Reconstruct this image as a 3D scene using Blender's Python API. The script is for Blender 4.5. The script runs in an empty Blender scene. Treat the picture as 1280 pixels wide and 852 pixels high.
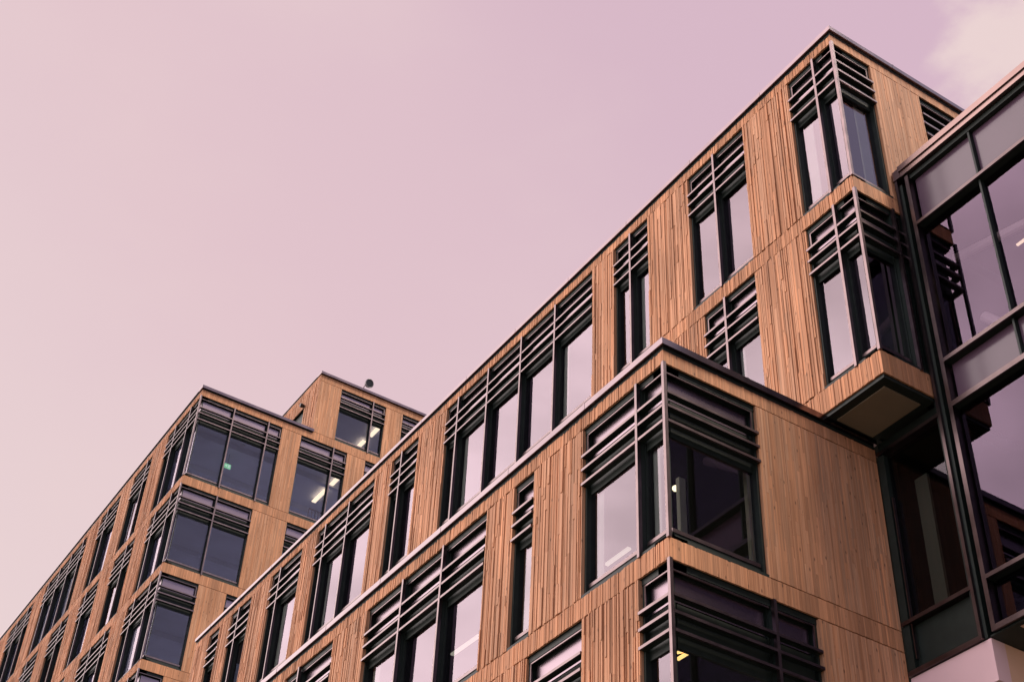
import bpy, bmesh, math, random
from mathutils import Matrix, Vector
random.seed(7)
sc = bpy.context.scene
COL = sc.collection

# ------------------------------------------------------------ camera
R0 = ((0.8369703165994395, -0.5456306011172215, 0.042046834076936546),
      (0.38010084550280127, 0.5243379732270878, -0.7619665590300965),
      (0.3937055198742958, 0.653725429332965, 0.6462499722738417))
cam_d = bpy.data.cameras.new('camera')
cam = bpy.data.objects.new('camera', cam_d)
COL.objects.link(cam)
m = Matrix.Identity(4)
for i in range(3):
    m[i][0] = R0[0][i]; m[i][1] = -R0[1][i]; m[i][2] = -R0[2][i]
m[2][3] = 1.6
cam.matrix_world = m
cam_d.sensor_width = 36.0
cam_d.lens = 36.0 * 1808.8 / 1280
cam_d.clip_end = 3000
cam_d.clip_start = 0.1
sc.camera = cam

# ------------------------------------------------------------ sky, sun, exposure
SUN_EL, SUN_AZ = math.radians(60), math.radians(300)      # azimuth measured from +X towards +Y
sun_dir = Vector((math.cos(SUN_AZ)*math.cos(SUN_EL), math.sin(SUN_AZ)*math.cos(SUN_EL), math.sin(SUN_EL)))
w = bpy.data.worlds.new('World'); sc.world = w
w.use_nodes = True
nt = w.node_tree
for n in list(nt.nodes): nt.nodes.remove(n)
N = nt.nodes.new; L = nt.links.new
out = N('ShaderNodeOutputWorld')
bg1 = N('ShaderNodeBackground'); bg2 = N('ShaderNodeBackground'); add = N('ShaderNodeAddShader')
sky = N('ShaderNodeTexSky'); sky.sky_type = 'NISHITA'; sky.sun_disc = False
sky.sun_elevation = SUN_EL
sky.sun_rotation = math.pi/2 - SUN_AZ
sky.air_density = 0.6; sky.dust_density = 1.5
tint = N('ShaderNodeMix'); tint.data_type = 'RGBA'; tint.blend_type = 'MULTIPLY'; tint.inputs[0].default_value = 1.0
tint.inputs[7].default_value = (1.0, 0.62, 0.5, 1)
L(sky.outputs[0], tint.inputs[6])
L(tint.outputs[2], bg1.inputs[0]); bg1.inputs[1].default_value = 0.003
tc = N('ShaderNodeTexCoord')
dot = N('ShaderNodeVectorMath'); dot.operation = 'DOT_PRODUCT'
dot.inputs[1].default_value = (-0.6, 0.0, -0.8)
L(tc.outputs['Generated'], dot.inputs[0])
mr = N('ShaderNodeMapRange'); mr.inputs[1].default_value = -1.0; mr.inputs[2].default_value = -0.2
L(dot.outputs['Value'], mr.inputs[0])
cr = N('ShaderNodeValToRGB')
def s2l(c):
    return tuple(((x/255)/12.92 if x/255 <= 0.04045 else ((x/255+0.055)/1.055)**2.4) for x in c)+(1,)
els = cr.color_ramp.elements
pts = [(0.0, (212,180,199)), (0.20, (216,185,199)), (0.29, (222,192,202)), (0.45, (226,197,204)), (0.68, (231,209,212)), (1.0, (238,222,221))]
els[0].position = pts[0][0]; els[0].color = s2l(pts[0][1])
els[1].position = pts[-1][0]; els[1].color = s2l(pts[-1][1])
for p_, c_ in pts[1:-1]:
    e = els.new(p_); e.color = s2l(c_)
L(mr.outputs[0], cr.inputs[0])
# thin cloud
no = N('ShaderNodeTexNoise'); no.inputs['Scale'].default_value = 2.6; no.inputs['Detail'].default_value = 5; no.inputs['Roughness'].default_value = 0.5
mp = N('ShaderNodeMapping'); mp.inputs['Location'].default_value = (0.35, 0.1, 0.2); mp.inputs['Scale'].default_value = (1, 1, 2.0)
L(tc.outputs['Generated'], mp.inputs[0]); L(mp.outputs[0], no.inputs['Vector'])
no2 = N('ShaderNodeTexNoise'); no2.inputs['Scale'].default_value = 13.0; no2.inputs['Detail'].default_value = 7; no2.inputs['Roughness'].default_value = 0.55
L(mp.outputs[0], no2.inputs['Vector'])
# a brighter bank of cloud towards +X (top right of the view)
dc = N('ShaderNodeVectorMath'); dc.operation = 'DOT_PRODUCT'; dc.inputs[1].default_value = (0.572, 0.318, 0.756)
L(tc.outputs['Generated'], dc.inputs[0])
mc = N('ShaderNodeMapRange'); mc.inputs[1].default_value = 0.9955; mc.inputs[2].default_value = 0.9998
L(dc.outputs['Value'], mc.inputs[0])
su = N('ShaderNodeMath'); su.operation = 'ADD'; L(no2.outputs[0], su.inputs[0])
sm = N('ShaderNodeMath'); sm.operation = 'MULTIPLY'; sm.inputs[1].default_value = 0.62; L(mc.outputs[0], sm.inputs[0]); L(sm.outputs[0], su.inputs[1])
cc = N('ShaderNodeMapRange'); cc.interpolation_type = 'SMOOTHSTEP'; cc.inputs[1].default_value = 0.78; cc.inputs[2].default_value = 1.10
L(su.outputs[0], cc.inputs[0])
cl = N('ShaderNodeMix'); cl.data_type = 'RGBA'; cl.inputs[7].default_value = s2l((234,211,210))
wisp = N('ShaderNodeMapRange'); wisp.interpolation_type = 'SMOOTHSTEP'; wisp.inputs[1].default_value = 0.40; wisp.inputs[2].default_value = 0.75; wisp.inputs[4].default_value = 0.5
L(no.outputs[0], wisp.inputs[0])
cf = N('ShaderNodeMath'); cf.operation = 'MAXIMUM'; L(cc.outputs[0], cf.inputs[0]); L(wisp.outputs[0], cf.inputs[1])
L(cf.outputs[0], cl.inputs[0]); L(cr.outputs[0], cl.inputs[6])
# sky lobe added out of view at -X to brighten long faces and panes
sx = N('ShaderNodeVectorMath'); sx.operation = 'DOT_PRODUCT'; sx.inputs[1].default_value = (-0.85, 0.45, 0.28); L(tc.outputs['Generated'], sx.inputs[0])
mb_ = N('ShaderNodeMapRange'); mb_.interpolation_type = 'SMOOTHSTEP'
mb_.inputs[1].default_value = 0.53; mb_.inputs[2].default_value = 0.86; mb_.inputs[3].default_value = 1.0; mb_.inputs[4].default_value = 4.7
L(sx.outputs['Value'], mb_.inputs[0])
# bluer, clearer sky behind the camera
sy = N('ShaderNodeSeparateXYZ'); L(tc.outputs['Generated'], sy.inputs[0])
by = N('ShaderNodeMapRange'); by.interpolation_type = 'SMOOTHSTEP'; by.inputs[1].default_value = 0.15; by.inputs[2].default_value = -0.4
L(sy.outputs[1], by.inputs[0])
bm = N('ShaderNodeMix'); bm.data_type = 'RGBA'; bm.inputs[7].default_value = s2l((200,198,228)); L(by.outputs[0], bm.inputs[0]); L(cl.outputs[2], bm.inputs[6])
# uneven cloud brightness on the bright side
nb = N('ShaderNodeMapRange'); nb.inputs[1].default_value = 0.35; nb.inputs[2].default_value = 0.65; nb.inputs[3].default_value = 0.72; nb.inputs[4].default_value = 1.25
no3 = N('ShaderNodeTexNoise'); no3.inputs['Scale'].default_value = 6.0; no3.inputs['Detail'].default_value = 4; L(mp.outputs[0], no3.inputs['Vector']); L(no3.outputs[0], nb.inputs[0])
m1_ = N('ShaderNodeMath'); m1_.operation = 'SUBTRACT'; m1_.inputs[1].default_value = 1.0; L(mb_.outputs[0], m1_.inputs[0])
m2_ = N('ShaderNodeMath'); m2_.operation = 'MULTIPLY_ADD'; m2_.inputs[2].default_value = 1.0; L(m1_.outputs[0], m2_.inputs[0]); L(nb.outputs[0], m2_.inputs[1])
L(bm.outputs[2], bg2.inputs[0]); L(m2_.outputs[0], bg2.inputs[1])
L(bg1.outputs[0], add.inputs[0]); L(bg2.outputs[0], add.inputs[1]); L(add.outputs[0], out.inputs[0])

sun_d = bpy.data.lights.new('sun', 'SUN'); sun_d.energy = 4.3; sun_d.angle = math.radians(20); sun_d.color = (1.0, 0.86, 0.72)
sun = bpy.data.objects.new('sun', sun_d); COL.objects.link(sun)
sun.rotation_euler = sun_dir.to_track_quat('Z', 'Y').to_euler()
vs = sc.view_settings
sc.display_settings.display_device = 'sRGB'
vs.view_transform = 'Standard'; vs.look = 'None'; vs.exposure = 0.0; vs.gamma = 1.0; vs.use_curve_mapping = False
sc.cycles.max_bounces = 8; sc.cycles.glossy_bounces = 5; sc.cycles.transparent_max_bounces = 16
sc.cycles.caustics_reflective = False; sc.cycles.caustics_refractive = False
sc.cycles.sample_clamp_indirect = 6.0

# ------------------------------------------------------------ materials
def newmat(name):
    mt = bpy.data.materials.new(name); mt.use_nodes = True
    t = mt.node_tree
    return mt, t, t.nodes['Principled BSDF']
def simple(name, col, rough=0.6, metal=0.0, spec=0.5, noise=0.0, nscale=3.0, bump=0.0, nrough=0.0):
    mt, t, b = newmat(name)
    b.inputs['Base Color'].default_value = (*col, 1); b.inputs['Roughness'].default_value = rough
    b.inputs['Metallic'].default_value = metal; b.inputs['Specular IOR Level'].default_value = spec
    if noise or bump or nrough:
        tcn = t.nodes.new('ShaderNodeTexCoord'); nn = t.nodes.new('ShaderNodeTexNoise')
        nn.inputs['Scale'].default_value = nscale; nn.inputs['Detail'].default_value = 6
        t.links.new(tcn.outputs['Object'], nn.inputs['Vector'])
        if noise:
            mx = t.nodes.new('ShaderNodeMapRange'); mx.inputs[1].default_value = 0.3; mx.inputs[2].default_value = 0.7
            mx.inputs[3].default_value = 1-noise; mx.inputs[4].default_value = 1+noise
            t.links.new(nn.outputs[0], mx.inputs[0])
            vm = t.nodes.new('ShaderNodeVectorMath'); vm.operation = 'SCALE'; vm.inputs[0].default_value = col
            t.links.new(mx.outputs[0], vm.inputs['Scale']); t.links.new(vm.outputs[0], b.inputs['Base Color'])
        if nrough:
            m2 = t.nodes.new('ShaderNodeMapRange'); m2.inputs[3].default_value = rough-nrough; m2.inputs[4].default_value = rough+nrough
            t.links.new(nn.outputs[0], m2.inputs[0]); t.links.new(m2.outputs[0], b.inputs['Roughness'])
        if bump:
            bp = t.nodes.new('ShaderNodeBump'); bp.inputs['Strength'].default_value = bump; bp.inputs['Distance'].default_value = 0.01
            t.links.new(nn.outputs[0], bp.inputs['Height']); t.links.new(bp.outputs[0], b.inputs['Normal'])
    return mt
def wood_mat(name, base, sat=1.0):
    mt, t, b = newmat(name)
    NN = t.nodes.new; LL = t.links.new
    tcn = NN('ShaderNodeTexCoord'); mpn = NN('ShaderNodeMapping'); mpn.inputs['Scale'].default_value = (55, 55, 1.3)
    LL(tcn.outputs['Object'], mpn.inputs[0])
    at = NN('ShaderNodeAttribute'); at.attribute_name = 'tint'
    # shift the grain per board
    sh = NN('ShaderNodeVectorMath'); sh.operation = 'MULTIPLY_ADD'
    sh.inputs[1].default_value = (31, 17, 23); LL(at.outputs['Color'], sh.inputs[0]); LL(mpn.outputs[0], sh.inputs[2])
    n1 = NN('ShaderNodeTexNoise'); n1.inputs['Scale'].default_value = 1.0; n1.inputs['Detail'].default_value = 5; n1.inputs['Distortion'].default_value = 0.6
    LL(sh.outputs[0], n1.inputs['Vector'])
    # knots
    mk = NN('ShaderNodeMapping'); mk.inputs['Scale'].default_value = (8, 8, 3.2); LL(tcn.outputs['Object'], mk.inputs[0])
    vk = NN('ShaderNodeTexVoronoi'); vk.inputs['Scale'].default_value = 1.0; LL(mk.outputs[0], vk.inputs['Vector'])
    kr = NN('ShaderNodeMapRange'); kr.inputs[1].default_value = 0.05; kr.inputs[2].default_value = 0.15; kr.inputs[3].default_value = 0.35; kr.inputs[4].default_value = 1.0
    LL(vk.outputs['Distance'], kr.inputs[0])
    # large soft weathering, running down
    mw = NN('ShaderNodeMapping'); mw.inputs['Scale'].default_value = (1.4, 1.4, 0.35); LL(tcn.outputs['Object'], mw.inputs[0])
    nw = NN('ShaderNodeTexNoise'); nw.inputs['Scale'].default_value = 1.0; nw.inputs['Detail'].default_value = 3; LL(mw.outputs[0], nw.inputs['Vector'])
    g = NN('ShaderNodeMapRange'); g.inputs[1].default_value = 0.3; g.inputs[2].default_value = 0.72; g.inputs[3].default_value = 0.78; g.inputs[4].default_value = 1.14
    LL(n1.outputs[0], g.inputs[0])
    wv = NN('ShaderNodeMapRange'); wv.inputs[1].default_value = 0.3; wv.inputs[2].default_value = 0.7; wv.inputs[3].default_value = 0.76; wv.inputs[4].default_value = 1.12
    LL(nw.outputs[0], wv.inputs[0])
    m1 = NN('ShaderNodeMath'); m1.operation = 'MULTIPLY'; LL(g.outputs[0], m1.inputs[0]); LL(wv.outputs[0], m1.inputs[1])
    m2 = NN('ShaderNodeMath'); m2.operation = 'MULTIPLY'; LL(m1.outputs[0], m2.inputs[0]); LL(kr.outputs[0], m2.inputs[1])
    sp = NN('ShaderNodeSeparateColor'); LL(at.outputs['Color'], sp.inputs[0])
    t1 = NN('ShaderNodeMapRange'); t1.inputs[3].default_value = 0.80; t1.inputs[4].default_value = 1.18; LL(sp.outputs[0], t1.inputs[0])
    m3 = NN('ShaderNodeMath'); m3.operation = 'MULTIPLY'; LL(m2.outputs[0], m3.inputs[0]); LL(t1.outputs[0], m3.inputs[1])
    hue = NN('ShaderNodeMix'); hue.data_type = 'RGBA'; LL(sp.outputs[1], hue.inputs[0])
    hue.inputs[6].default_value = (*base, 1)
    hue.inputs[7].default_value = (base[0]*0.98, base[1]*1.13, base[2]*1.3, 1)
    vm = NN('ShaderNodeVectorMath'); vm.operation = 'SCALE'; LL(hue.outputs[2], vm.inputs[0]); LL(m3.outputs[0], vm.inputs['Scale'])
    LL(vm.outputs[0], b.inputs['Base Color'])
    b.inputs['Roughness'].default_value = 0.72; b.inputs['Specular IOR Level'].default_value = 0.25
    bp = NN('ShaderNodeBump'); bp.inputs['Strength'].default_value = 0.35; bp.inputs['Distance'].default_value = 0.004
    LL(n1.outputs[0], bp.inputs['Height']); LL(bp.outputs[0], b.inputs['Normal'])
    return mt
def glass_mat(name, ior, tint, refl=(1, 1, 1), wav=0.02):
    mt = bpy.data.materials.new(name); mt.use_nodes = True
    t = mt.node_tree
    for n in list(t.nodes): t.nodes.remove(n)
    NN = t.nodes.new; LL = t.links.new
    o = NN('ShaderNodeOutputMaterial'); mx = NN('ShaderNodeMixShader'); tr = NN('ShaderNodeBsdfTransparent'); gl = NN('ShaderNodeBsdfGlossy')
    fr = NN('ShaderNodeFresnel'); fr.inputs['IOR'].default_value = ior
    tr.inputs[0].default_value = (*tint, 1); gl.inputs[0].default_value = (*refl, 1); gl.inputs['Roughness'].default_value = 0.0
    LL(fr.outputs[0], mx.inputs[0]); LL(tr.outputs[0], mx.inputs[1]); LL(gl.outputs[0], mx.inputs[2]); LL(mx.outputs[0], o.inputs[0])
    return mt
def emit_mat(name, col, s):
    mt, t, b = newmat(name)
    b.inputs['Base Color'].default_value = (*col, 1)
    b.inputs['Emission Color'].default_value = (*col, 1); b.inputs['Emission Strength'].default_value = s
    return mt
WOOD = wood_mat('larch', (0.545, 0.252, 0.120))
TMETAL = simple('tower metal', (0.11, 0.082, 0.082), 0.32, 1.0, 0.5, noise=0.15, nscale=4, nrough=0.05)
METAL = simple('anthracite metal', (0.175, 0.130, 0.130), 0.30, 1.0, 0.5, noise=0.15, nscale=4, nrough=0.05)
CAP2 = simple('tower coping metal', (0.22, 0.150, 0.135), 0.3, 1.0, 0.5, noise=0.1, nscale=2, nrough=0.05)
CAP = simple('coping metal', (0.185, 0.14, 0.15), 0.2, 1.0, 0.5, noise=0.1, nscale=2, nrough=0.05)
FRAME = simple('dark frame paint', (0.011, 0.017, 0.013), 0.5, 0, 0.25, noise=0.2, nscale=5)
CORE = simple('dark wall backing', (0.012, 0.018, 0.014), 0.8, 0, 0.2, noise=0.2, nscale=2)
STRIP2 = simple('tower spandrel glass', (0.075, 0.045, 0.065), 0.2, 0, 0.42, noise=0.08, nscale=1)
STRIP = simple('spandrel glass', (0.24, 0.185, 0.21), 0.27, 1.0, 0.5, noise=0.08, nscale=1)
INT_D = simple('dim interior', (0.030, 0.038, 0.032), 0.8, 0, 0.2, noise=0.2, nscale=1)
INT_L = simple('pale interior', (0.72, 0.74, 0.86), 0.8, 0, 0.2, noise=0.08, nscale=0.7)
INT_F = simple('interior floor', (0.12, 0.10, 0.09), 0.6, 0, 0.3, noise=0.2)
GLASS = glass_mat('window glass', 2.0, (0.62, 0.70, 0.64), (1.0, 0.86, 0.96))
GLASS4 = glass_mat('low tower glass', 1.35, (0.5, 0.52, 0.52), (1.0, 0.9, 1.0))
GLASS2 = glass_mat('tower glass', 1.62, (0.55, 0.52, 0.56), (0.86, 0.66, 0.90))
GLASS3 = glass_mat('rear window glass', 1.75, (0.84, 0.88, 0.95), (1.0, 0.9, 1.0))
PINK = simple('smooth render', (0.66, 0.46, 0.46), 0.75, 0, 0.3, noise=0.05, nscale=0.8, bump=0.1)
TAN = simple('soffit tan and warm bounce', (0.62, 0.40, 0.27), 0.7, 0, 0.3, noise=0.08, nscale=1.5)  # soffit colour; on the plinth return it paints in warm bounce light
SOFF = simple('soffit board', (0.20, 0.165, 0.11), 0.75, 0, 0.25, noise=0.1, nscale=1.5)
GROUND = simple('paving', (0.17, 0.15, 0.13), 0.85, 0, 0.3, noise=0.2, nscale=0.6, bump=0.3)
ROOF = simple('roof felt', (0.08, 0.08, 0.085), 0.9, 0, 0.3, noise=0.2)
PALE = simple('pale column paint', (0.75, 0.62, 0.55), 0.8, 0, 0.2, noise=0.1)
CURT = simple('pale blind', (0.72, 0.66, 0.66), 0.8, 0, 0.2, noise=0.06)
LIT = emit_mat('lit tube', (1.0, 0.78, 0.52), 1.4)
LITW = emit_mat('lit tube orange', (1.0, 0.60, 0.22), 2.2)
LITF = emit_mat('dim tube', (1.0, 0.85, 0.75), 0.5)
LITB = emit_mat('lit bulb', (1.0, 0.78, 0.55), 3.0)
EXITG = emit_mat('exit sign green', (0.28, 0.72, 0.36), 0.62)
EXITW = emit_mat('exit sign white', (0.75, 1.0, 0.8), 0.6)
BLACK = simple('black fitting', (0.012, 0.014, 0.013), 0.45, 0, 0.4)

# ------------------------------------------------------------ mesh helpers
class MB:
    def __init__(s): s.v = []; s.f = []; s.c = []
    def quad(s, a, b, c, d, col=(0.5, 0.5, 0.5)):
        i = len(s.v); s.v += [a, b, c, d]; s.f.append((i, i+1, i+2, i+3)); s.c.append(col)
    def box(s, x0, x1, y0, y1, z0, z1, col=None):
        if x0 > x1: x0, x1 = x1, x0
        if y0 > y1: y0, y1 = y1, y0
        if z0 > z1: z0, z1 = z1, z0
        if col is None: col = (random.random()*0.4+0.3, random.random(), 0.5)
        P = [(x0,y0,z0),(x1,y0,z0),(x1,y1,z0),(x0,y1,z0),(x0,y0,z1),(x1,y0,z1),(x1,y1,z1),(x0,y1,z1)]
        i = len(s.v); s.v += P
        for q in ((0,3,2,1),(4,5,6,7),(0,1,5,4),(1,2,6,5),(2,3,7,6),(3,0,4,7)):
            s.f.append(tuple(i+k for k in q)); s.c.append(col)
    def tube(s, p, q, r, n=10):
        p = Vector(p); q = Vector(q); ax = (q-p).normalized()
        a = ax.orthogonal().normalized(); b = ax.cross(a)
        i = len(s.v)
        for c in (p, q):
            for k in range(n):
                t = 2*math.pi*k/n; s.v.append(tuple(c + (a*math.cos(t)+b*math.sin(t))*r))
        for k in range(n):
            s.f.append((i+k, i+(k+1) % n, i+n+(k+1) % n, i+n+k)); s.c.append((0.5,)*3)
        s.f.append(tuple(i+k for k in reversed(range(n)))); s.c.append((0.5,)*3)
        s.f.append(tuple(i+n+k for k in range(n))); s.c.append((0.5,)*3)
    def lathe(s, origin, axis, prof, n=20):
        o = Vector(origin); ax = Vector(axis).normalized(); a = ax.orthogonal().normalized(); b = ax.cross(a)
        i = len(s.v)
        for (h, r) in prof:
            for k in range(n):
                t = 2*math.pi*k/n; s.v.append(tuple(o + ax*h + (a*math.cos(t)+b*math.sin(t))*r))
        for j in range(len(prof)-1):
            for k in range(n):
                s.f.append((i+j*n+k, i+j*n+(k+1) % n, i+(j+1)*n+(k+1) % n, i+(j+1)*n+k)); s.c.append((0.5,)*3)
    def build(s, name, mat, parent=None, smooth=False, label=None):
        me = bpy.data.meshes.new(name); me.from_pydata(s.v, [], s.f); me.materials.append(mat)
        ca = me.color_attributes.new('tint', 'FLOAT_COLOR', 'CORNER')
        vals = []
        for f, c in zip(s.f, s.c):
            vals += [c[0], c[1], c[2], 1.0]*len(f)
        ca.data.foreach_set('color', vals)
        if smooth:
            me.polygons.foreach_set('use_smooth', [True]*len(s.f))
        me.update()
        o = bpy.data.objects.new(name, me); COL.objects.link(o)
        if parent: o.parent = parent
        if label: o['label'] = label
        return o
def thing(name, label, cat, group=None):
    o = bpy.data.objects.new(name, None); COL.objects.link(o)
    o['label'] = label; o['category'] = cat
    if group: o['group'] = group
    return o
def tag(o, label, cat, group=None):
    o['label'] = label; o['category'] = cat
    if group: o['group'] = group
    return o
class Face:
    """kind A: plane x=c, u along Y, depth along +X.  kind B: plane y=c, u along X, depth along +Y."""
    def __init__(s, kind, c): s.k = kind; s.c = c
    def box(s, mb, u0, u1, d0, d1, z0, z1, col=None):
        if s.k == 'A': mb.box(s.c+d0, s.c+d1, u0, u1, z0, z1, col)
        else: mb.box(u0, u1, s.c+d0, s.c+d1, z0, z1, col)
    def p(s, u, d, z): return (s.c+d, u, z) if s.k == 'A' else (u, s.c+d, z)
    def pane(s, mb, u0, u1, d, z0, z1):
        h = [random.uniform(-0.008, 0.008) for _ in range(3)]      # panes never sit perfectly true
        q = [s.p(u0, d+h[0], z0), s.p(u1, d+h[1], z0), s.p(u1, d+h[1]+h[2], z1), s.p(u0, d+h[0]+h[2], z1)]
        if s.k == 'A': q = q[::-1]
        mb.quad(*q)

WID = (0.022, 0.028, 0.034, 0.045, 0.06)
def clad(F, mb, u0, u1, z0, z1, split=True):
    """relief cladding: boards of uneven width and projection, butt-jointed"""
    u = u0; last = 0
    while u < u1-1e-4:
        wd = random.choice(WID)
        if u+wd > u1-0.03: wd = u1-u
        dep = random.choice((-0.010, 0.0, 0.006, 0.012, 0.018)) if split else random.choice((0.0, 0.004, 0.008, 0.012))
        if abs(dep-last) < 1e-4: dep += 0.005
        last = dep
        if F.k == 'B': dep = dep*0.3
        gp = 0.0025 if F.k == 'A' else 0.0005
        zs = [z0, z1]
        if split and z1-z0 > 1.2:
            for _ in range(random.choice((1, 2, 3))): zs.append(z0 + (z1-z0)*random.uniform(0.08, 0.92))
            zs.sort()
            zs = [z for i, z in enumerate(zs) if i == 0 or z-zs[i-1] > 0.12 or i == len(zs)-1]
        for k in range(len(zs)-1):
            zb = zs[k]+(0.002 if k else random.uniform(0, 0.004)); zt = zs[k+1]-(0.002 if k < len(zs)-2 else random.uniform(0, 0.003))
            tv = random.random()**(1.3 if split else 2.0)
            d2 = dep + random.uniform(-0.004, 0.004)*(1 if F.k == 'A' else 0.3)
            if F.k == 'A' and len(zs) > 2 and zs[k+1]-zs[k] < 0.8: d2 = dep+0.012
            F.box(mb, u+gp, u+wd-gp, -d2, 0.028, zb, zt, (tv, random.random()*(1 if split else 0.4), random.random()))
        u += wd

def window(bld, sides, zt, zs, fins, gmat, corner=None, name_label=None, prot=0.035, GD=0.16):
    """sides: (Face, u0, u1, [mullions], lo_is_corner, hi_is_corner)"""
    fr = MB(); subs = []
    TH = 0.048
    gtop = zt-fins[2]-0.08
    for (F, u0, u1, mulls, cl, ch) in sides:
        v0 = u0+GD+0.05 if cl else u0
        pt = zt-fins[2]-0.15; pb = zs+0.27
        F.box(fr, u0+(0.05 if cl else 0), u1, 0.05, 0.34, zt-0.10, zt+0.0)
        F.box(fr, v0, u1, GD-0.02, GD+0.05, pt-0.01, zt-fins[0]-0.03)
        F.box(fr, v0, u1, GD+0.02, GD+0.08, zt-fins[0]-0.03, zt-0.10)
        F.box(fr, u0, u1, -0.0, 0.34, zs-0.012, zs+0.05)
        F.box(fr, v0, u1, GD-0.04, GD+0.05, zs+0.05, pb+0.01)
        if not cl: F.box(fr, u0, u0+0.045, 0.06, 0.34, zs+0.05, zt-0.10)
        if not ch: F.box(fr, u1-0.045, u1, 0.06, 0.34, zs+0.05, zt-0.10)
        cuts = [u0] + list(mulls) + [u1]
        for mu in mulls:
            F.box(fr, mu-0.04, mu+0.04, GD-0.04, GD+0.05, pb+0.01, zt-0.10)
            F.box(fr, mu-0.022, mu+0.022, 0.031, GD-0.04, zs+0.05, zt-0.10)
        for i in range(len(cuts)-1):
            a = cuts[i]+0.04; b = cuts[i+1]-0.04
            if i == 0: a = u0+GD-0.02 if cl else u0+0.045
            if i == len(cuts)-2: b = u1-0.045
            pm = MB(); F.pane(pm, a-0.005, b+0.005, GD, pb, pt); subs.append(('pane', pm, gmat))
            if F.k == 'A' and b-a > 0.45 and random.random() < 0.55:
                bw = random.uniform(0.12, 0.34); q = MB()
                F.box(q, b-bw, b-0.02, GD+0.09, GD+0.11, pb-0.1, pt+0.1); subs.append(('blind', q, CURT))
            if i == 0 and cl: a = u0+0.14
            sm_ = MB(); F.box(sm_, a+0.05, b-0.05, 0.15, 0.178, zt-fins[0]+0.0, zt-0.165)
            subs.append(('spandrel_panel', sm_, STRIP))
            bd = MB()
            F.box(bd, a-(0.06 if (i == 0 and cl) else 0.0), b-0.0, 0.055, 0.08, zt-0.135, zt-0.112)
            if not ch and i == len(cuts)-2: F.box(bd, b-0.03, b, 0.055, 0.08, zt-fins[0], zt-0.14)
            subs.append(('bead', bd, METAL))
            # pale glazing bead along the foot of the pane
            gb = MB(); F.box(gb, a+0.01, b-0.01, GD-0.055, GD-0.041, pb-0.07, pb-0.005); subs.append(('sill', gb, METAL))
        for mu in mulls:
            mm = MB(); F.box(mm, mu-0.028, mu+0.028, -prot-0.005, 0.03, zs-0.02, zt-0.005); subs.append(('mullion', mm, METAL))
        for fz in fins:
            lm = MB(); a, b = u0, u1
            if cl: a = u0+0.03
            if ch: b = u1-0.03
            F.box(lm, a, b, -prot, 0.0, zt-fz-TH/2, zt-fz+TH/2); subs.append(('louvre', lm, METAL))
            F.box(fr, a+0.002, b-0.002, 0.001, 0.095, zt-fz-TH/2+0.006, zt-fz+TH/2-0.006)
    if corner:
        cx, cy = corner
        cp = MB(); cp.box(cx-prot-0.008, cx+0.016, cy-prot-0.008, cy+0.016, zs-0.02, zt-0.005); subs.append(('corner_post', cp, METAL))
        fr.box(cx+GD-0.01, cx+GD+0.03, cy+GD-0.01, cy+GD+0.03, zs+0.05, zt-0.13)
        # the glass of both sides meets behind the post
    o = fr.build('window', FRAME, bld, label=name_label)
    for nm, mb, mt in subs: mb.build(nm, mt, o)
    return o

def jb(F, u0, u1, zs, zt, bld):
    q = MB(); F.box(q, u0, u1, 0.0285, 0.15, zs+0.05, zt-0.01, (random.random(), random.random(), 0.5)); q.build('reveal', WOOD, bld)
def wallrow(F, mass, jamb, cl, u0, u1, zt, zs, opens, joints=()):
    """piers between openings from zs to zt"""
    cur = u0
    for (a, b) in sorted(opens) + [(u1, u1)]:
        if a - cur > 0.02:
            cps = [cur] + [c for c in joints if cur+0.2 < c < a-0.2] + [a]
            for ca, cb in zip(cps[:-1], cps[1:]): clad(F, cl, ca+(0.008 if ca > cur else 0), cb, zs+0.012, zt-0.012)
            F.box(mass, cur+(0.03 if cur > u0 or True else 0), a-0.03, 0.03, 0.36, zs, zt)
            if cur > u0: jb(F, cur+0.001, cur+0.03, zs, zt, jamb); F.box(mass, cur+0.002, cur+0.03, 0.151, 0.36, zs, zt)
            if a < u1: jb(F, a-0.03, a-0.001, zs, zt, jamb); F.box(mass, a-0.03, a-0.002, 0.151, 0.36, zs, zt)
        cur = b
def band(F, mass, cl, u0, u1, z0, z1, mtop=0, e0=0.0, e1=0.0):
    clad(F, cl, u0, u1, z0+0.004, z1-0.004, split=False)
    F.box(mass, u0+e0, u1-e1, 0.03, 0.36, z0, z1)

# ============================================================ GROUND
g = MB(); g.box(-900, 900, -900, 900, -0.3, 0.0)
go = g.build('ground', GROUND); go['kind'] = 'structure'

# ============================================================ MAIN TIMBER BUILDING
A1, B1, A2, B2, AG = 14.754, 12.556, 11.294, 14.016, 15.94
main = thing('timber_building', 'long timber clad office building with stepped corner blocks, in the foreground below the sky', 'building')
UA, UB, MA, MBf = Face('A', A1), Face('B', B1), Face('A', A2), Face('B', B2)
UF = (0.57, 0.86, 1.18); MF = (0.585, 0.86, 1.15)
ZU = [(25.59, 21.655), (21.30, 17.42)]; ZM = [(16.43, 13.15), (12.785, 9.50), (9.14, 5.85)]

u_cl, u_ms = MB(), MB()
ub_cl = MB()
YE = 44.8
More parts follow.
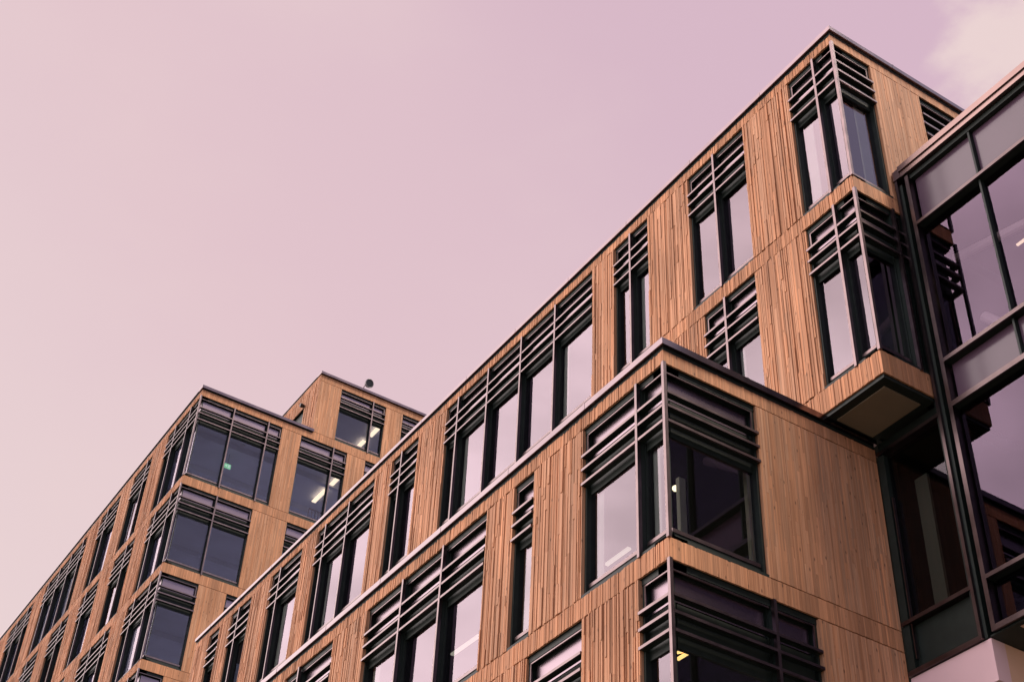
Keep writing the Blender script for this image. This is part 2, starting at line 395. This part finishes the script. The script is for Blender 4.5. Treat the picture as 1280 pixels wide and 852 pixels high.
# upper block, long face
w_u1 = [(B1, 13.90, [13.11]), (15.37, 17.25, [16.33]), (18.71, 20.03, [19.38]), (20.90, 27.70, [22.46, 23.98, 25.55, 27.05]),
        (29.20, 30.73, [30.13]), (31.78, 35.38, [33.28, 34.79]), (36.37, 38.60, [37.90]), (40.08, 41.72, [41.03]), (42.62, 43.52, [])]
w_u2 = [(B1, 13.90, [13.10]), (15.37, 16.95, [16.27]), (18.71, 20.03, [19.38]), (20.90, 24.6, [22.46, 23.98]), (27.2, 30.73, [28.6, 30.13])]
BE = 24.0
w_ub1 = [(A1, 15.81, []), (17.21, 19.6, [18.7]), (21.0, 22.6, [])]
w_ub2 = [(A1, AG+0.02, [15.70])]
band(UA, u_ms, u_cl, B1, YE, 25.59, 25.83, e0=0.03)
band(UB, u_ms, ub_cl, A1, BE, 25.59, 25.83, e0=0.365)
wallrow(UA, u_ms, main, u_cl, B1, YE, 25.59, 21.655, [(a, b) for a, b, _ in w_u1])
wallrow(UB, u_ms, main, ub_cl, A1, BE, 25.59, 21.655, [(a, b) for a, b, _ in w_ub1])
band(UA, u_ms, u_cl, B1, YE, 21.30, 21.655, e0=0.03)
band(UB, u_ms, ub_cl, A1, 16.35, 21.30, 21.655, e0=0.365)
wallrow(UA, u_ms, main, u_cl, B1, YE, 21.30, 17.42, [(a, b) for a, b, _ in w_u2])
band(UA, u_ms, u_cl, B1, YE, 16.93, 17.42, e0=0.03)
ub2 = MB(); band(UB, u_ms, ub2, A1, AG+0.02, 16.93, 17.42, e0=0.365); ub2.build('cladding', WOOD, main, label='short timber board skirt under the overhanging corner window')
UBr = MB(); UBr.box(AG+0.45, BE, B1+0.03, B1+0.36, 16.9, 21.65); UBr.build('inner_wall', CORE, main)
u_cl.build('cladding', WOOD, main, label='orange-brown vertical timber boards on the long side of the upper block')
ub_cl.build('cladding', WOOD, main, label='vertical timber boards on the end of the upper block')
u_ms.build('wall', CORE, main)
for k, ws in enumerate((w_u1, w_u2)):
    zt, zs = ZU[k]
    for j, (a, b, ml) in enumerate(ws):
        if j == 0:
            bs = (w_ub1, w_ub2)[k][0]
            window(main, [(UA, a, b, ml, True, False), (UB, bs[0], bs[1], bs[2], True, False)], zt, zs, UF, GLASS, corner=(A1, B1))
        else:
            window(main, [(UA, a, b, ml, False, False)], zt, zs, UF, GLASS)
for (a, b, ml) in w_ub1[1:]:
    window(main, [(UB, a, b, ml, False, False)], 25.59, 21.655, UF, GLASS)
# roof edge cap
def cap(bld, x0, y0, x1, y1, zt, th, pr=0.07, label=None, close=False):
    c = MB()
    c.box(x0-pr, x0+0.35, y0-pr, y1, zt-th, zt)
    c.box(x0+0.35, x1, y0-pr, y0+0.35, zt-th, zt)
    yy = y0+2.1
    while yy < y1-0.5:
        c.box(x0-pr-0.004, x0+0.34, yy, yy+0.05, zt-th-0.003, zt+0.004); yy += 2.4
    xx = x0+1.7
    while xx < x1-0.5:
        c.box(xx, xx+0.05, y0-pr-0.004, y0+0.34, zt-th-0.003, zt+0.004); xx += 2.4
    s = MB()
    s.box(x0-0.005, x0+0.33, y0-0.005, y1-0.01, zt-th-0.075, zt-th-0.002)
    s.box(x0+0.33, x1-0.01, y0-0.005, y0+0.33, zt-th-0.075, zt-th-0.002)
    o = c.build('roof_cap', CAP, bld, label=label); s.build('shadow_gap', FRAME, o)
cap(main, A1, B1, BE, YE, 26.02, 0.115)
# slabs and core
sl = MB()
sl.box(A1+0.36, BE, B1+0.36, YE, 25.62, 25.86)
sl.build('roof', ROOF, main)
sl = MB()
sl.box(A1+0.36, BE, B1+0.36, YE, 21.35, 21.62)
sl.box(A1+0.05, AG+0.3, B1+0.361, B2, 17.02, 17.30); sl.box(A1+0.36, BE, B2, YE, 16.98, 17.30)
sl.box(A2+0.365, A1+0.3, B2+0.365, YE, 16.47, 16.72); sl.box(A1+0.3, AG-0.02, B2+0.365, YE, 16.47, 16.72)
sl.box(A2+0.365, AG-0.02, B2+0.365, YE, 12.83, 13.10)
sl.box(A2+0.365, AG-0.02, B2+0.365, YE, 9.18, 9.46)
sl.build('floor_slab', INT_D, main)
co = MB()
co.box(19.5, BE-0.1, 18.5, YE-0.1, 17.31, 21.34); co.box(19.5, BE-0.1, 18.5, YE-0.1, 21.63, 25.61)
co.box(BE-0.4, BE, B1+0.37, YE, 17.31, 25.6)
co.box(15.4, AG-0.03, B2+5.0, YE-0.1, 5.5, 16.46)
for yy in (20.5, 28.5, 36.0, 41.9):
    co.box(A1+0.7, 19.5, yy, yy+0.15, 17.31, 21.34); co.box(A1+0.7, 19.5, yy, yy+0.15, 21.63, 25.61)
co.box(AG+0.32, AG+0.5, B1+0.4, B2+4, 17.31, 21.34)
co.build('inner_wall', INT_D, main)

# middle block
m_cl, m_ms, mb_cl = MB(), MB(), MB()
w_m1 = [(B2, 16.245, [14.72]), (17.74, 18.38, []), (19.28, 23.86, [20.81, 22.36]), (25.34, 27.68, [26.95]), (29.3, 31.0, [30.2]), (32.5, 36.0, [34.0, 35.4]), (38.0, 40.3, [39.4])]
w_m2 = [(B2, 14.756, []), (16.205, 17.77, []), (19.28, 21.6, [20.81]), (23.9, 27.68, [25.4, 26.9]), (29.3, 31.0, [30.2]), (33, 36.0, [34.4]), (38.0, 41.3, [39.4])]
w_m3 = [(B2, 16.2, [15.6]), (17.8, 20.3, [19.3]), (21.9, 26.2, [23.4, 24.9]), (28, 31.0, [29.6])]
w_b1 = [(A2, 13.20, [])]; w_b2 = [(A2, 14.128, [13.235])]; w_b3 = [(A2, 13.2, [])]
MEND = AG-0.02
band(MA, m_ms, m_cl, B2, YE, 16.43, 16.70, e0=0.03)
band(MBf, m_ms, mb_cl, A2, MEND, 16.43, 16.70, e0=0.365)
rows = list(zip(ZM, (w_m1, w_m2, w_m3), (w_b1, w_b2, w_b3)))
for k, ((zt, zs), wa, wb) in enumerate(rows):
    wallrow(MA, m_ms, main, m_cl, B2, YE, zt, zs, [(a, b) for a, b, _ in wa])
    wallrow(MBf, m_ms, main, mb_cl, A2, MEND, zt, zs, [(a, b) for a, b, _ in wb], joints=(14.66,))
    zn = rows[k+1][0][0] if k < 2 else 5.5
    band(MA, m_ms, m_cl, B2, YE, zn, zs, e0=0.03)
    band(MBf, m_ms, mb_cl, A2, MEND, zn, zs, e0=0.365)
    for j, (a, b, ml) in enumerate(wa):
        if j == 0: window(main, [(MA, a, b, ml, True, False), (MBf, wb[0][0], wb[0][1], wb[0][2], True, False)], zt, zs, MF, GLASS, corner=(A2, B2))
        else: window(main, [(MA, a, b, ml, False, False)], zt, zs, MF, GLASS)
m_cl.build('cladding', WOOD, main, label='vertical timber boards on the long side of the projecting middle block')
mb_cl.build('cladding', WOOD, main, label='darker shaded timber boards on the end of the middle block')
m_ms.build('wall', CORE, main)
cap(main, A2, B2, MEND, YE, 16.885, 0.125)
rf = MB(); rf.box(A2+0.36, A1+0.02, B2+0.36, YE, 16.725, 16.80); rf.build('roof', ROOF, main)
# ground floor
gf = MB()
gf.box(A2+0.9, MEND, B2+0.9, YE, 0.0, 5.5)
gf.build('ground_floor_wall', PINK, main)
q = MB(); q.box(15.42, 15.66, B1+0.24, B1+0.27, 21.8, 24.5); q.build('blind', CURT, main)
# soffit under the overhanging corner
so = MB()
so.box(A1+0.03, AG-0.0, B1+0.03, B2-0.0, 16.86, 16.925)
so.build('soffit_edge', FRAME, main)
so = MB(); so.box(A1+0.20, AG-0.16, B1+0.20, B2-0.12, 16.835, 16.8575); so.build('soffit', SOFF, main)

# pale upright strips behind the glass of the middle block corner
for nm, (x, y, z0, z1, wx, wy) in {'a': (11.70, 14.235, 13.11, 14.50, 0.12, 0.08), 'b': (13.085, 14.235, 13.11, 15.2, 0.12, 0.08)}.items():
    c = MB(); c.box(x, x+wx, y, y+wy, z0, z1); c.build('upright_strip', PALE, main)

# ============================================================ REAR TIMBER BUILDING
LX, LY, L2X = 14.585, 50.45, 20.0
rear = thing('timber_building', 'farther timber clad office building at lower left with many corner windows', 'building')
LA, LB, L2A = Face('A', LX), Face('B', LY), Face('A', L2X)
LF = (0.62, 0.92, 1.25)
ZL = [(40.45, 36.20), (35.77, 31.93), (31.48, 27.62), (27.21, 23.35), (22.95, 19.1)]
LYE = 96.0; LXE = 34.0
la = [
 [(LY, 54.2, [51.5, 53.2]), (56.0, 58.35, [56.56]), (60.0, 62.66, [61.63]), (64.5, 70.87, [65.07, 66.81, 68.52, 70.24]), (72.74, 77.0, [73.63, 75.47]), (78.5, 81.2, [80.1]), (83.2, 87, [84.6, 86.1]), (89, 92, [90.5])],
 [(LY, 53.84, [51.43, 53.15]), (55.57, 58.2, [56.51]), (59.98, 62.36, [61.64]), (64.05, 66.7, [65.07]), (68.49, 71.06, [70.2]), (73.0, 77.2, [74, 75.6]), (79, 82, [80.5]), (84, 90, [85.5, 87.2, 88.7])],
 [(LY, 54.1, [51.44, 53.16]), (55.89, 59.76, [56.55, 58.3]), (61.6, 64.4, [63.4]), (66.4, 69.5, [68.4]), (71.5, 75.5, [73.3]), (77.5, 80, [79])],
 [(LY, 52.9, [51.47]), (54.9, 57.9, [56.5]), (59.8, 62.6, [61.5]), (64.6, 68.5, [66.5])],
 [(LY, 54.1, [51.44, 53.16]), (56, 59, [57.5]), (61, 64, [62.5])]]
lb = [
 [(LX, 18.56, [16.20, 17.88]), (19.51, 21.875, [21.17]), (22.82, 25.2, [24.5]), (26.8, 31, [28.3, 29.8])],
 [(LX, 17.89, [16.22]), (19.52, 21.9, [21.2]), (23.5, 26.0, [25.0])],
 [(LX, 16.23, []), (17.45, 19.9, [19.2]), (21.5, 25.0, [23.0])],
 [(LX, 15.6, []), (16.45, 18.9, [18.2]), (20.5, 24.0, [22.0])],
 [(LX, 17.9, [16.2]), (19.5, 22, [21])]]
l_cl, l_ms, lb_cl = MB(), MB(), MB()
band(LA, l_ms, l_cl, LY, LYE, 40.45, 40.78, e0=0.03)
band(LB, l_ms, lb_cl, LX, L2X, 40.45, 40.78, e0=0.365)
clad(LB, lb_cl, L2X, LXE, 40.454, 40.886, split=False); LB.box(l_ms, L2X, LXE, 0.03, 0.36, 40.45, 40.89)
for k, (zt, zs) in enumerate(ZL):
    wallrow(LA, l_ms, rear, l_cl, LY, LYE, zt, zs, [(a, b) for a, b, _ in la[k]])
    wallrow(LB, l_ms, rear, lb_cl, LX, LXE, zt, zs, [(a, b) for a, b, _ in lb[k]])
    zn = ZL[k+1][0] if k < 4 else 18.7
    band(LA, l_ms, l_cl, LY, LYE, zn, zs, e0=0.03)
    band(LB, l_ms, lb_cl, LX, LXE, zn, zs, e0=0.365)
    for j, (a, b, ml) in enumerate(la[k]):
        if j == 0: window(rear, [(LA, a, b, ml, True, False), (LB, lb[k][0][0], lb[k][0][1], lb[k][0][2], True, False)], zt, zs, LF, GLASS3, corner=(LX, LY))
        else: window(rear, [(LA, a, b, ml, False, False)], zt, zs, LF, GLASS3)
    for (a, b, ml) in lb[k][1:]:
        window(rear, [(LB, a, b, ml, False, False)], zt, zs, LF, GLASS3)
# set-back top storey
clad(L2A, l_cl, LY, LYE-10, 43.9, 44.22, split=False); L2A.box(l_ms, LY+0.03, LYE-10, 0.03, 0.36, 43.9, 44.22)
clad(LB, lb_cl, L2X, LXE, 43.88, 44.22, split=False); LB.box(l_ms, L2X+0.365, LXE, 0.03, 0.36, 43.88, 44.22)
clad(L2A, l_cl, LY, 51.95, 40.9, 43.89); clad(L2A, l_cl, 51.95, 53.25, 43.2, 43.89); clad(L2A, l_cl, 53.25, LYE-10, 40.9, 43.89)
L2A.box(l_ms, LY+0.03, 51.93, 0.03, 0.36, 40.9, 43.9); L2A.box(l_ms, 51.93, 53.27, 0.03, 0.36, 43.22, 43.9); L2A.box(l_ms, 53.27, LYE-10, 0.03, 0.36, 40.9, 43.9)
top = [(21.14, 23.55, [22.85]), (24.47, 27.0, [26.3]), (28.6, 31.0, [30.3])]
wallrow(LB, l_ms, rear, lb_cl, L2X, LXE, 43.875, 40.89, [(a, b) for a, b, _ in top])
for (a, b, ml) in top: window(rear, [(LB, a, b, ml, False, False)], 43.875, 40.89, (0.5, 0.78, 1.05), GLASS3)
l_cl.build('cladding', WOOD, rear, label='timber boards on the long receding side of the rear building')
lb_cl.build('cladding', WOOD, rear, label='timber boards on the end of the rear building')
l_ms.build('wall', CORE, rear)
c = MB()
c.box(LX-0.06, LX+0.35, LY+0.352, LYE, 40.90, 40.95); c.box(LX-0.07, L2X+0.04, LY-0.09, LY+0.35, 40.83, 40.97)
o = c.build('roof_cap', CAP, rear)
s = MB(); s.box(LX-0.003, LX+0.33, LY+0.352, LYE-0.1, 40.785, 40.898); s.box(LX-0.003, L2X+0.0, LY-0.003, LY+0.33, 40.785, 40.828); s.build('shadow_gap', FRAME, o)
c = MB()
c.box(L2X-0.04, L2X+0.35, LY+0.352, LYE-10, 44.30, 44.36); c.box(L2X-0.05, LXE, LY-0.09, LY+0.35, 44.245, 44.375)
o = c.build('roof_cap', CAP, rear)
s = MB(); s.box(L2X-0.003, L2X+0.33, LY+0.0, LYE-10.1, 44.225, 44.298); s.build('shadow_gap', FRAME, o)
# door-like dark opening on the terrace wall
d = MB(); L2A.box(d, 51.96, 53.24, 0.12, 0.16, 40.95, 43.19); d.build('door', FRAME, rear)
rf = MB(); rf.box(LX+0.36, L2X+0.02, LY+0.36, LYE, 40.5, 40.82); rf.box(L2X+0.36, LXE, LY+0.36, LYE-10, 43.95, 44.24); rf.build('roof', ROOF, rear)
sl = MB()
zc = [(40.47, 40.49), (35.83, 36.15), (31.54, 31.88), (27.28, 27.55), (23.0, 23.3), (18.7, 19.0)]
sl.box(LX+0.37, LXE, LY+0.37, LYE, 40.2, 40.44); sl.box(L2X+0.4, LXE, LY+0.37, LYE-10, 43.6, 43.9)
for a, b in zc[1:]: sl.box(LX+0.37, LXE, LY+0.37, LYE, a, b)
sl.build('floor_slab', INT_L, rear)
co = MB()
for a, b in ((36.16, 40.19), (31.89, 35.82), (27.56, 31.53), (23.31, 27.27), (19.01, 22.99)):
    co.box(LX+6.5, LXE-0.5, LY+7.0, LYE-0.5, a, b)
co.box(L2X+0.5, LXE, LY+6.0, LYE-11, 40.45, 43.59)
for a, b in ((36.16, 40.19), (31.89, 35.82), (27.56, 31.53), (23.31, 27.27)):
    co.box(LX+0.7, LX+6.5, 63.2, 63.4, a, b); co.box(LX+0.7, LX+6.5, 78.0, 78.2, a, b)
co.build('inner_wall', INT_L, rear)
bs = MB(); bs.box(LX+0.05, LXE, LY+0.05, LYE, 0.0, 18.69); bs.build('ground_floor_wall', PINK, rear)

# ============================================================ GLASS TOWER
tower = thing('glass_building', 'glass fronted stair tower with dark metal frame at the right edge', 'building')
GA = Face('A', AG)
TZ = 22.36; YC = 12.36; YN = -7.0; TXE = 27.0
fr = MB()
# posts at the corner: two ribs with a dark channel between
GA.box(fr, YC+0.05, 12.60, 0.0, 0.25, 12.36, 22.0)
fr.box(AG+0.25, AG+0.45, YC-0.0, YC+0.2, 12.36, 22.0)
fr.build('corner_channel', FRAME, tower)
def rib(y0, y1, z0, z1, d0=-0.10, d1=0.10, nm='post', mat=TMETAL):
    q = MB(); GA.box(q, y0, y1, d0, d1, z0, z1); return q.build(nm, mat, tower)
rib(12.47, 12.53, 12.36, 22.28, -0.06, -0.001)
rib(12.20, 12.28, 12.38, 22.05, -0.06, 0.16)
TR = [(20.75, 0.07), (17.49, 0.08), (16.555, 0.10), (13.27, 0.07), (12.42, 0.09)]
for z, t in TR:
    rib(YN, 12.197, z-t/2, z+t/2, -0.07, -0.03, 'transom'); rib(YN, 12.196, z-t/2+0.006, z+t/2-0.006, -0.029, 0.18, 'transom_backing', FRAME)
mull_hi = []
y = 10.76
while y > YN+0.4:
    mull_hi.append(y); y -= 1.56
mc = MB(); 
for k, y in enumerate(mull_hi):
    for (z0, z1) in ((20.79, 21.97), (17.535, 20.71), (16.61, 17.445)):
        rib(y-0.02, y+0.02, z0, z1, 0.01, 0.12, 'mullion', FRAME)
    if k % 2 == 1:
        rib(y-0.02, y+0.02, 13.31, 16.5, 0.01, 0.12, 'mullion', FRAME); rib(y-0.02, y+0.02, 12.47, 13.23, 0.01, 0.12, 'mullion', FRAME)
ed = [12.195] + mull_hi + [YN]
for i in range(len(ed)-1):
    for (z0, z1, mt, nm) in ((20.79, 21.97, 'sp', 'spandrel_panel'), (17.535, 20.71, 'g', 'pane'), (16.61, 17.445, 'sp', 'spandrel_panel')):
        q = MB()
        if mt == 'g': GA.pane(q, ed[i+1]+0.03, ed[i]-0.03, 0.10, z0, z1); q.build('pane', GLASS2, tower)
        else: GA.box(q, ed[i+1]+0.03, ed[i]-0.03, 0.10, 0.14, z0, z1); q.build('spandrel_panel', STRIP2, tower)
ed2 = [12.195] + mull_hi[1::2] + [YN]
for i in range(len(ed2)-1):
    for (z0, z1) in ((13.31, 16.5), (12.47, 13.23)):
        q = MB(); GA.pane(q, ed2[i+1]+0.03, ed2[i]-0.03, 0.10, z0, z1); q.build('pane', GLASS2, tower)
# top cap: two stepped metal courses
q = MB(); GA.box(q, YN, 12.36, -0.12, 0.4, 22.22, TZ); GA.box(q, YN, 12.34, -0.09, 0.4, 22.09, 22.212); 
GA.box(q, 12.36, 12.54, -0.08, 0.4, 22.12, 22.36)
q.box(AG+0.4, TXE, YN, YC, 22.22, TZ)
q.build('roof_cap', CAP2, tower)
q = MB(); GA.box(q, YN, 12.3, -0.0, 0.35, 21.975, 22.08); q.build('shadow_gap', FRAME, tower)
# low part left of the post: glass down to the plinth
q = MB(); GA.pane(q, 12.60, 14.0, 0.10, 13.30, 16.52); q.build('pane', GLASS4, tower)
q = MB(); GA.box(q, 12.60, 14.0, 0.10, 0.14, 12.45, 13.22); q.build('infill_panel', FRAME, tower)
q = MB(); GA.box(q, 12.54, 14.0, -0.03, 0.18, 13.225, 13.295); q.build('transom', TMETAL, tower)
q = MB(); GA.box(q, 12.54, 14.0, -0.03, 0.18, 12.36, 12.44); q.build('transom', TMETAL, tower)
q = MB(); GA.box(q, 12.54, 14.0, -0.03, 0.18, 16.53, 16.60); q.build('transom', TMETAL, tower)
q = MB(); GA.box(q, 12.60, 14.0, 0.06, 0.12, 16.605, 16.83); q.build('infill_panel', FRAME, tower)
q = MB(); GA.box(q, 13.86, 14.0, 0.0, 0.17, 12.445, 16.52); q.build('jamb', FRAME, tower)
q = MB(); GA.box(q, 13.795, 13.815, -0.004, 0.05, 12.6, 15.6); q.build('jamb_bead', TMETAL, tower)
# interior: slabs, wall, blinds
sl = MB()
sl.box(AG+0.19, TXE, YN, YC-0.02, 16.62, 17.42); sl.box(AG+0.19, TXE, YN, YC-0.02, 20.82, 21.9)
sl.box(AG+0.19, TXE, YN, YC-0.02, 12.43, 12.50)
sl.box(AG+0.20, TXE, YC+0.25, 14.0, 12.45, 13.2); sl.box(AG+0.20, TXE, YC+0.25, 14.0, 16.6, 16.84)
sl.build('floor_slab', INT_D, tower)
iw = MB(); iw.box(23, 23.2, YN, YC, 12.5, 21.9); iw.box(AG+0.6, TXE, YC+0.22, YC+0.34, 16.85, 20.9)
iw.box(AG+3.5, AG+3.7, YC, 14.0, 12.5, 16.6); iw.box(AG+0.5, TXE, 14.02, 14.2, 12.5, 16.8); iw.box(AG+0.2, TXE, YN, YN+0.2, 12.5, 22.0)
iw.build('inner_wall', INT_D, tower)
q = MB(); q.box(AG+0.5, AG+0.56, 13.42, 13.70, 13.25, 16.1); q.build('blind', simple('drab blind', (0.16, 0.16, 0.11), 0.8), tower)
q = MB(); q.tube((17.0, 12.0, 18.9), (17.0, 11.3, 18.0), 0.10); q.tube((17.0, 12.35, 20.6), (17.0, 10.2, 20.1), 0.09); q.tube((17.0, 11.3, 18.0), (17.0, 8.6, 20.2), 0.10)
q.build('brace', simple('white steel', (0.7, 0.6, 0.58), 0.5), tower)
# plinth and soffit
q = MB(); GA.box(q, YC+0.015, 14.0, 0.02, 0.3, 11.67, 12.345); q.build('plinth', PINK, tower)
q = MB(); q.box(AG+0.3, TXE, YC+0.015, YC+0.2, 11.67, 12.345); q.build('plinth_return', TAN, tower)  # same smooth plinth, with warm bounce light put into the tan colour
q = MB(); q.box(AG+0.1, TXE, YN, 11.90, 12.355, 12.40); q.build('soffit', TAN, tower)
q = MB(); q.box(AG-0.0, TXE, 11.901, YC+0.0, 12.35, 12.375); q.box(AG+0.0, AG+0.1, YN, 11.90, 12.35, 12.375); q.build('soffit_edge', FRAME, tower)
q = MB(); q.box(AG+0.25, TXE, YC+0.3, 14.0, 0, 11.66); q.build('ground_floor_wall', FRAME, tower)

# ============================================================ FITTINGS
def bar(name, p, q, wd, th, mat, label, group=None):
    P = Vector(p); Q = Vector(q); ax = (Q-P).normalized(); sd = Vector((0, 0, 1)).cross(ax).normalized()
    mb = MB(); h = Vector((0, 0, th))
    a, b, c_, d_ = P-sd*wd/2, P+sd*wd/2, Q+sd*wd/2, Q-sd*wd/2
    V = [a, b, c_, d_, a+h, b+h, c_+h, d_+h]; V = [tuple(v) for v in V]
    mb.v = V; mb.f = [(0,3,2,1),(4,5,6,7),(0,1,5,4),(1,2,6,5),(2,3,7,6),(3,0,4,7)]; mb.c = [(0.5,)*3]*6
    return tag(mb.build(name, mat), label, 'ceiling light', group)
G = 'lit ceiling lights seen through the windows'
bar('ceiling_light', (22.20, 54.4, 40.0), (22.20, 53.15, 40.0), 0.2, 0.06, LIT, 'left of two warm tube lights in the rear building window beside the dark railing', G)
bar('ceiling_light', (22.22, 52.7, 40.0), (22.22, 51.8, 40.0), 0.2, 0.06, LIT, 'right tube light in the rear building window beside the dark railing', G)
bar('ceiling_light', (23.74, 53.7, 43.4), (23.74, 52.9, 43.4), 0.2, 0.06, LIT, 'lower tube light behind the top storey window under the round roof lamp', G)
bar('ceiling_light', (23.79, 52.4, 43.4), (23.79, 51.6, 43.4), 0.2, 0.06, LIT, 'upper tube light behind the top storey window under the round roof lamp', G)
bar('ceiling_light', (13.76, 18.98, 16.0), (13.76, 18.25, 16.0), 0.08, 0.04, LITF, 'faint ceiling light behind the wide pane beside the middle block corner post', G)
bar('ceiling_light', (13.27, 23.75, 16.0), (13.29, 22.7, 16.0), 0.08, 0.04, LITF, 'faint ceiling light behind the three part window of the middle block', G)
bar('ceiling_light', (18.05, 15.30, 21.0), (18.05, 14.93, 21.0), 0.1, 0.04, LIT, 'short light in the dark corner window above the overhanging timber box', G)
bar('ceiling_light', (12.93, 15.95, 12.5), (12.93, 15.62, 12.5), 0.06, 0.03, LITW, 'orange light bar in the lowest dark corner window of the middle block', G)
bar('ceiling_light', (12.85, 15.85, 12.55), (12.99, 15.62, 12.55), 0.04, 0.03, LITW, 'tilted orange strip just above the lowest corner window light bar', G)
bar('ceiling_light', (17.57, 11.40, 20.5), (17.57, 11.2, 20.5), 0.05, 0.03, LIT, 'short white light high in the glass tower by its diagonal brace', G)
lm = MB(); lm.lathe((13.38, 16.39, 16.12), (0, 0, 1), [(0, 0.001), (0, 0.04), (0.03, 0.06), (0.07, 0.055), (0.10, 0.02), (0.10, 0.001)], 14)
tag(lm.build('pendant_lamp', LITB), 'small glowing lamp behind the middle block corner glass', 'pendant lamp')
for yb in (52.6, 55.2, 57.8):
    for za, zb in ((39.92, 40.19), (35.6, 35.82), (31.3, 31.53)):
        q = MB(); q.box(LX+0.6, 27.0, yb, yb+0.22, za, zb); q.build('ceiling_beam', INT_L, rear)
# exit sign
ex = thing('exit_sign', 'small green lit exit sign behind the top corner window of the rear building', 'exit sign')
q = MB(); q.box(17.19, 17.53, LY+3.0, LY+3.05, 39.42, 39.66); q.build('sign_face', EXITG, ex)
q = MB(); q.box(17.40, 17.48, LY+2.985, LY+2.998, 39.46, 39.61); q.box(17.23, 17.28, LY+2.985, LY+2.998, 39.53, 39.56)
q.box(17.30, 17.345, LY+2.985, LY+2.998, 39.49, 39.58); q.box(17.31, 17.335, LY+2.985, LY+2.998, 39.59, 39.615); q.build('pictogram', EXITW, ex)
q = MB(); q.tube((17.36, LY+3.02, 39.66), (17.36, LY+3.02, 40.2), 0.012); q.build('hanger', BLACK, ex)
# smoke detector
q = MB(); q.lathe((17.55, LY+2.0, 40.12), (0, 0, 1), [(0, 0.001), (0, 0.09), (0.05, 0.12), (0.08, 0.12)], 16)
tag(q.build('smoke_detector', simple('white plastic', (0.7, 0.7, 0.7), 0.4)), 'white round smoke detector on the ceiling near the green exit sign', 'smoke detector')
# railing
ra = thing('railing', 'grey metal railing inside a rear building window below the tube lights', 'railing')
q = MB(); q.box(20.66, 22.0, LY+0.58, LY+0.63, 37.22, 37.27); q.build('handrail', METAL, ra)
for i in range(9):
    q = MB(); q.box(20.66+i*0.16, 20.69+i*0.16, LY+0.59, LY+0.62, 36.16, 37.22); q.build('baluster', METAL, ra)
# wall light on the terrace wall
q = MB(); q.lathe((19.97, 51.9, 43.2), (-1, 0, 0), [(0, 0.02), (0.0, 0.07), (0.10, 0.10), (0.22, 0.10), (0.22, 0.001)], 16)
tag(q.build('wall_light', BLACK), 'small dark round wall light on the set back top storey side wall', 'wall light')
# roof lamp
rl = thing('roof_lamp', 'round dark floodlight on a short arm above the roof edge', 'floodlight')
C0 = Vector((22.60, LY+0.25, 45.06)); fd = Vector((0.12, -0.93, -0.28)).normalized()
q = MB(); q.lathe(C0, fd, [(-0.20, 0.001), (-0.20, 0.09), (-0.13, 0.19), (0.0, 0.225), (0.05, 0.23), (0.05, 0.20), (0.0, 0.18)], 28)
q.build('lamp_housing', simple('grey lamp housing', (0.20, 0.17, 0.17), 0.4, 0, 0.6), rl, smooth=True)
q = MB(); q.lathe(C0, fd, [(0.03, 0.001), (0.03, 0.198)], 28); q.build('lens', BLACK, rl)
q = MB(); q.tube(C0+Vector((-0.16, 0.05, -0.14)), (22.36, LY+0.28, 44.76), 0.022); q.tube((22.36, LY+0.28, 44.76), (22.30, LY+0.30, 44.24), 0.03); q.build('arm', METAL, rl)
